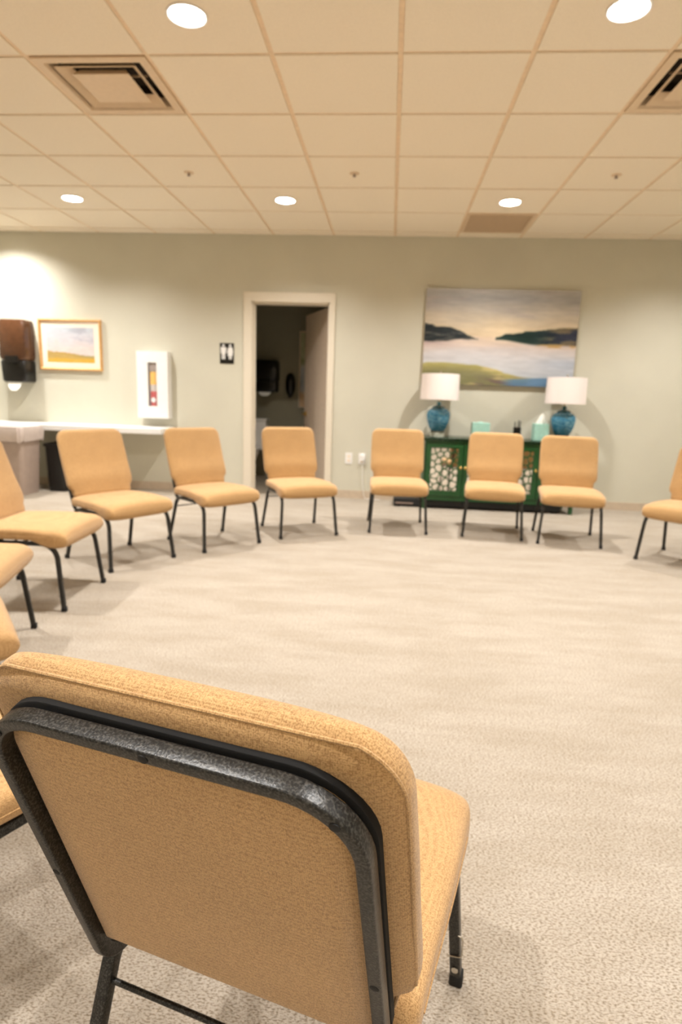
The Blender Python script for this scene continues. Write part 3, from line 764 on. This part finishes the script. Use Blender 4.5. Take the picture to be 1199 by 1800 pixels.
# fire extinguisher cabinet
EX0, EX1, EZ0, EZ1 = -2.668, -2.335, .785, 1.475
r = thing('extinguisher_cabinet', 'white wall cabinet with a slot window over a red fire extinguisher', 'fire extinguisher cabinet', ((EX0+EX1)/2, WALL, EZ0))
W, Hh = (EX1-EX0)/2, EZ1-EZ0; wx0, wx1, wz0, wz1 = -.048, .048, .125, .575
g = G(); g.box(-W, wx0, -.118, -.105, 0, Hh); g.box(wx1, W, -.118, -.105, 0, Hh); g.box(wx0, wx1, -.118, -.105, 0, wz0); g.box(wx0, wx1, -.118, -.105, wz1, Hh)
g.obj('door', M_WHITE, r)
g = G(); g.box(-W, -W+.01, -.103, 0, 0, Hh); g.box(W-.01, W, -.103, 0, 0, Hh); g.box(-W+.01, W-.01, -.103, 0, 0, .01); g.box(-W+.01, W-.01, -.103, 0, Hh-.01, Hh); g.box(-W+.01, W-.01, -.004, 0, .01, Hh-.01)
g.obj('box', M_WHITE, r)
G().box(wx0-.003, wx1+.003, -.1045, -.1035, wz0-.003, wz1+.003).obj('window_pane', M_PANE, r)
e = thing('fire_extinguisher', 'red fire extinguisher with yellow band inside the white wall cabinet', 'fire extinguisher', ((EX0+EX1)/2, WALL-.053, EZ0+.0115))
G().lathe([(.042, 0), (.047, .008), (.047, .44), (.040, .462), (.02, .475)], n=32).obj('cylinder', M_RED, e, True)
G().lathe([(.0476, .338), (.0476, .470)], n=32, cap=False).obj('yellow_label', M_YEL, e, True)
G().lathe([(.0477, .268), (.0477, .336)], n=32, cap=False).obj('grey_band', plain('silver_label', (205, 192, 180), .5), e, True)
g = G(); g.lathe([(.026, 0), (.026, .001)], (0, -.0475, .178), 24, 'Y'); g.obj('white_mark', M_WHITE, e)
G().box(-.04, .04, -.045, .02, .476, .60).obj('valve_handle', M_GREYM, e, bevel=.006)
# outlets
for x, lb in ((-.412, 'white wall outlet nearest the door frame'), (-.270, 'white wall outlet with a plugged-in adapter')):
    r = thing('wall_outlet', lb, 'outlet', (x, WALL, .37), 0, 'wall outlets beside the door')
    G().box(-.037, .037, -.006, 0, 0, .118).obj('cover_plate', M_WHITE, r, bevel=.002)
    for z in (.036, .082):
        G().box(-.016, .016, -.0085, -.006, z-.014, z+.014).obj('socket', M_MAT, r, bevel=.001)
r = thing('power_adapter', 'white plug-in adapter with a cord hanging from the right wall outlet', 'adapter', (-.262, WALL-.0086, .43))
G().box(-.022, .022, -.035, 0, -.02, .04).obj('body', M_WHITE, r, bevel=.004)
G().sweep(fillet([(0, -.02, -.02), (.004, -.02, -.15), (.012, -.016, -.27), (.03, -.016, -.425), (.20, -.02, -.4265)], .03, 5), circ(.003, 8)).obj('cord', M_WHITE, r, True)

# ---------------------------------------------------------------- counter, bins at left
r = thing('counter_shelf', 'white counter shelf fixed along the back wall at left', 'counter', (-3.25, WALL, 0))
G().box(-1.4, .93, -.39, -.001, .632, .692).obj('countertop', M_WHITE, r, bevel=.006)
for x in (-1.2, .02):
    g = G(); g.add([(x, -.002, .631), (x, -.33, .631), (x, -.002, .565), (x+.03, -.002, .631), (x+.03, -.33, .631), (x+.03, -.002, .565)], [(0, 1, 2), (5, 4, 3), (0, 3, 4, 1), (1, 4, 5, 2), (2, 5, 3, 0)])
    g.obj('bracket', M_CASE, r)
def taper_bin(name, label, x, y, w0, d0, w1, d1, h_, mat, liner):
    r = thing(name, label, 'waste bin', (x, y, 0))
    def rr(a, b, z): return [(p, q, z) for p, q in rrect(a, b, .05, 5)]
    G().rings([rr(w0, d0, 0), rr(w0+.004, d0+.004, .02), rr(w1, d1, h_-.03), rr(w1+.012, d1+.012, h_-.03), rr(w1+.012, d1+.012, h_), rr(w1-.01, d1-.01, h_), rr(w0-.01, d0-.01, .03)]).obj('body', mat, r, True)
    if liner:
        rings = []
        for k, (z, off) in enumerate(((h_-.02, -.02), (h_+.012, .0), (h_+.016, .018), (h_-.03, .026), (h_-.09, .020), (h_-.13, .014), (h_-.13, .010))):
            ring = []
            for i, (p, q) in enumerate(rrect(w1+off, d1+off, .055, 9)):
                wv = .005*math.sin(i*1.9)+.004*math.sin(i*.83+k); s_ = 1+wv*3 if k not in (0, 6) else 1
                ring.append((p*s_, q*s_, z+.012*math.sin(i*.7+1)*(1 if k > 3 else .3)))
            rings.append(ring)
        G().rings(rings, cap=False).obj('bag_liner', M_LINER, r, True)
    return r
taper_bin('waste_bin', 'large grey waste bin with a liner at left below the towel dispenser', -3.80, 5.755, .20, .15, .235, .18, .665, M_GREYB, True)
taper_bin('waste_bin', 'narrow black bin tucked under the white counter', -3.44, 6.10, .10, .16, .115, .18, .50, M_BLACK, False)
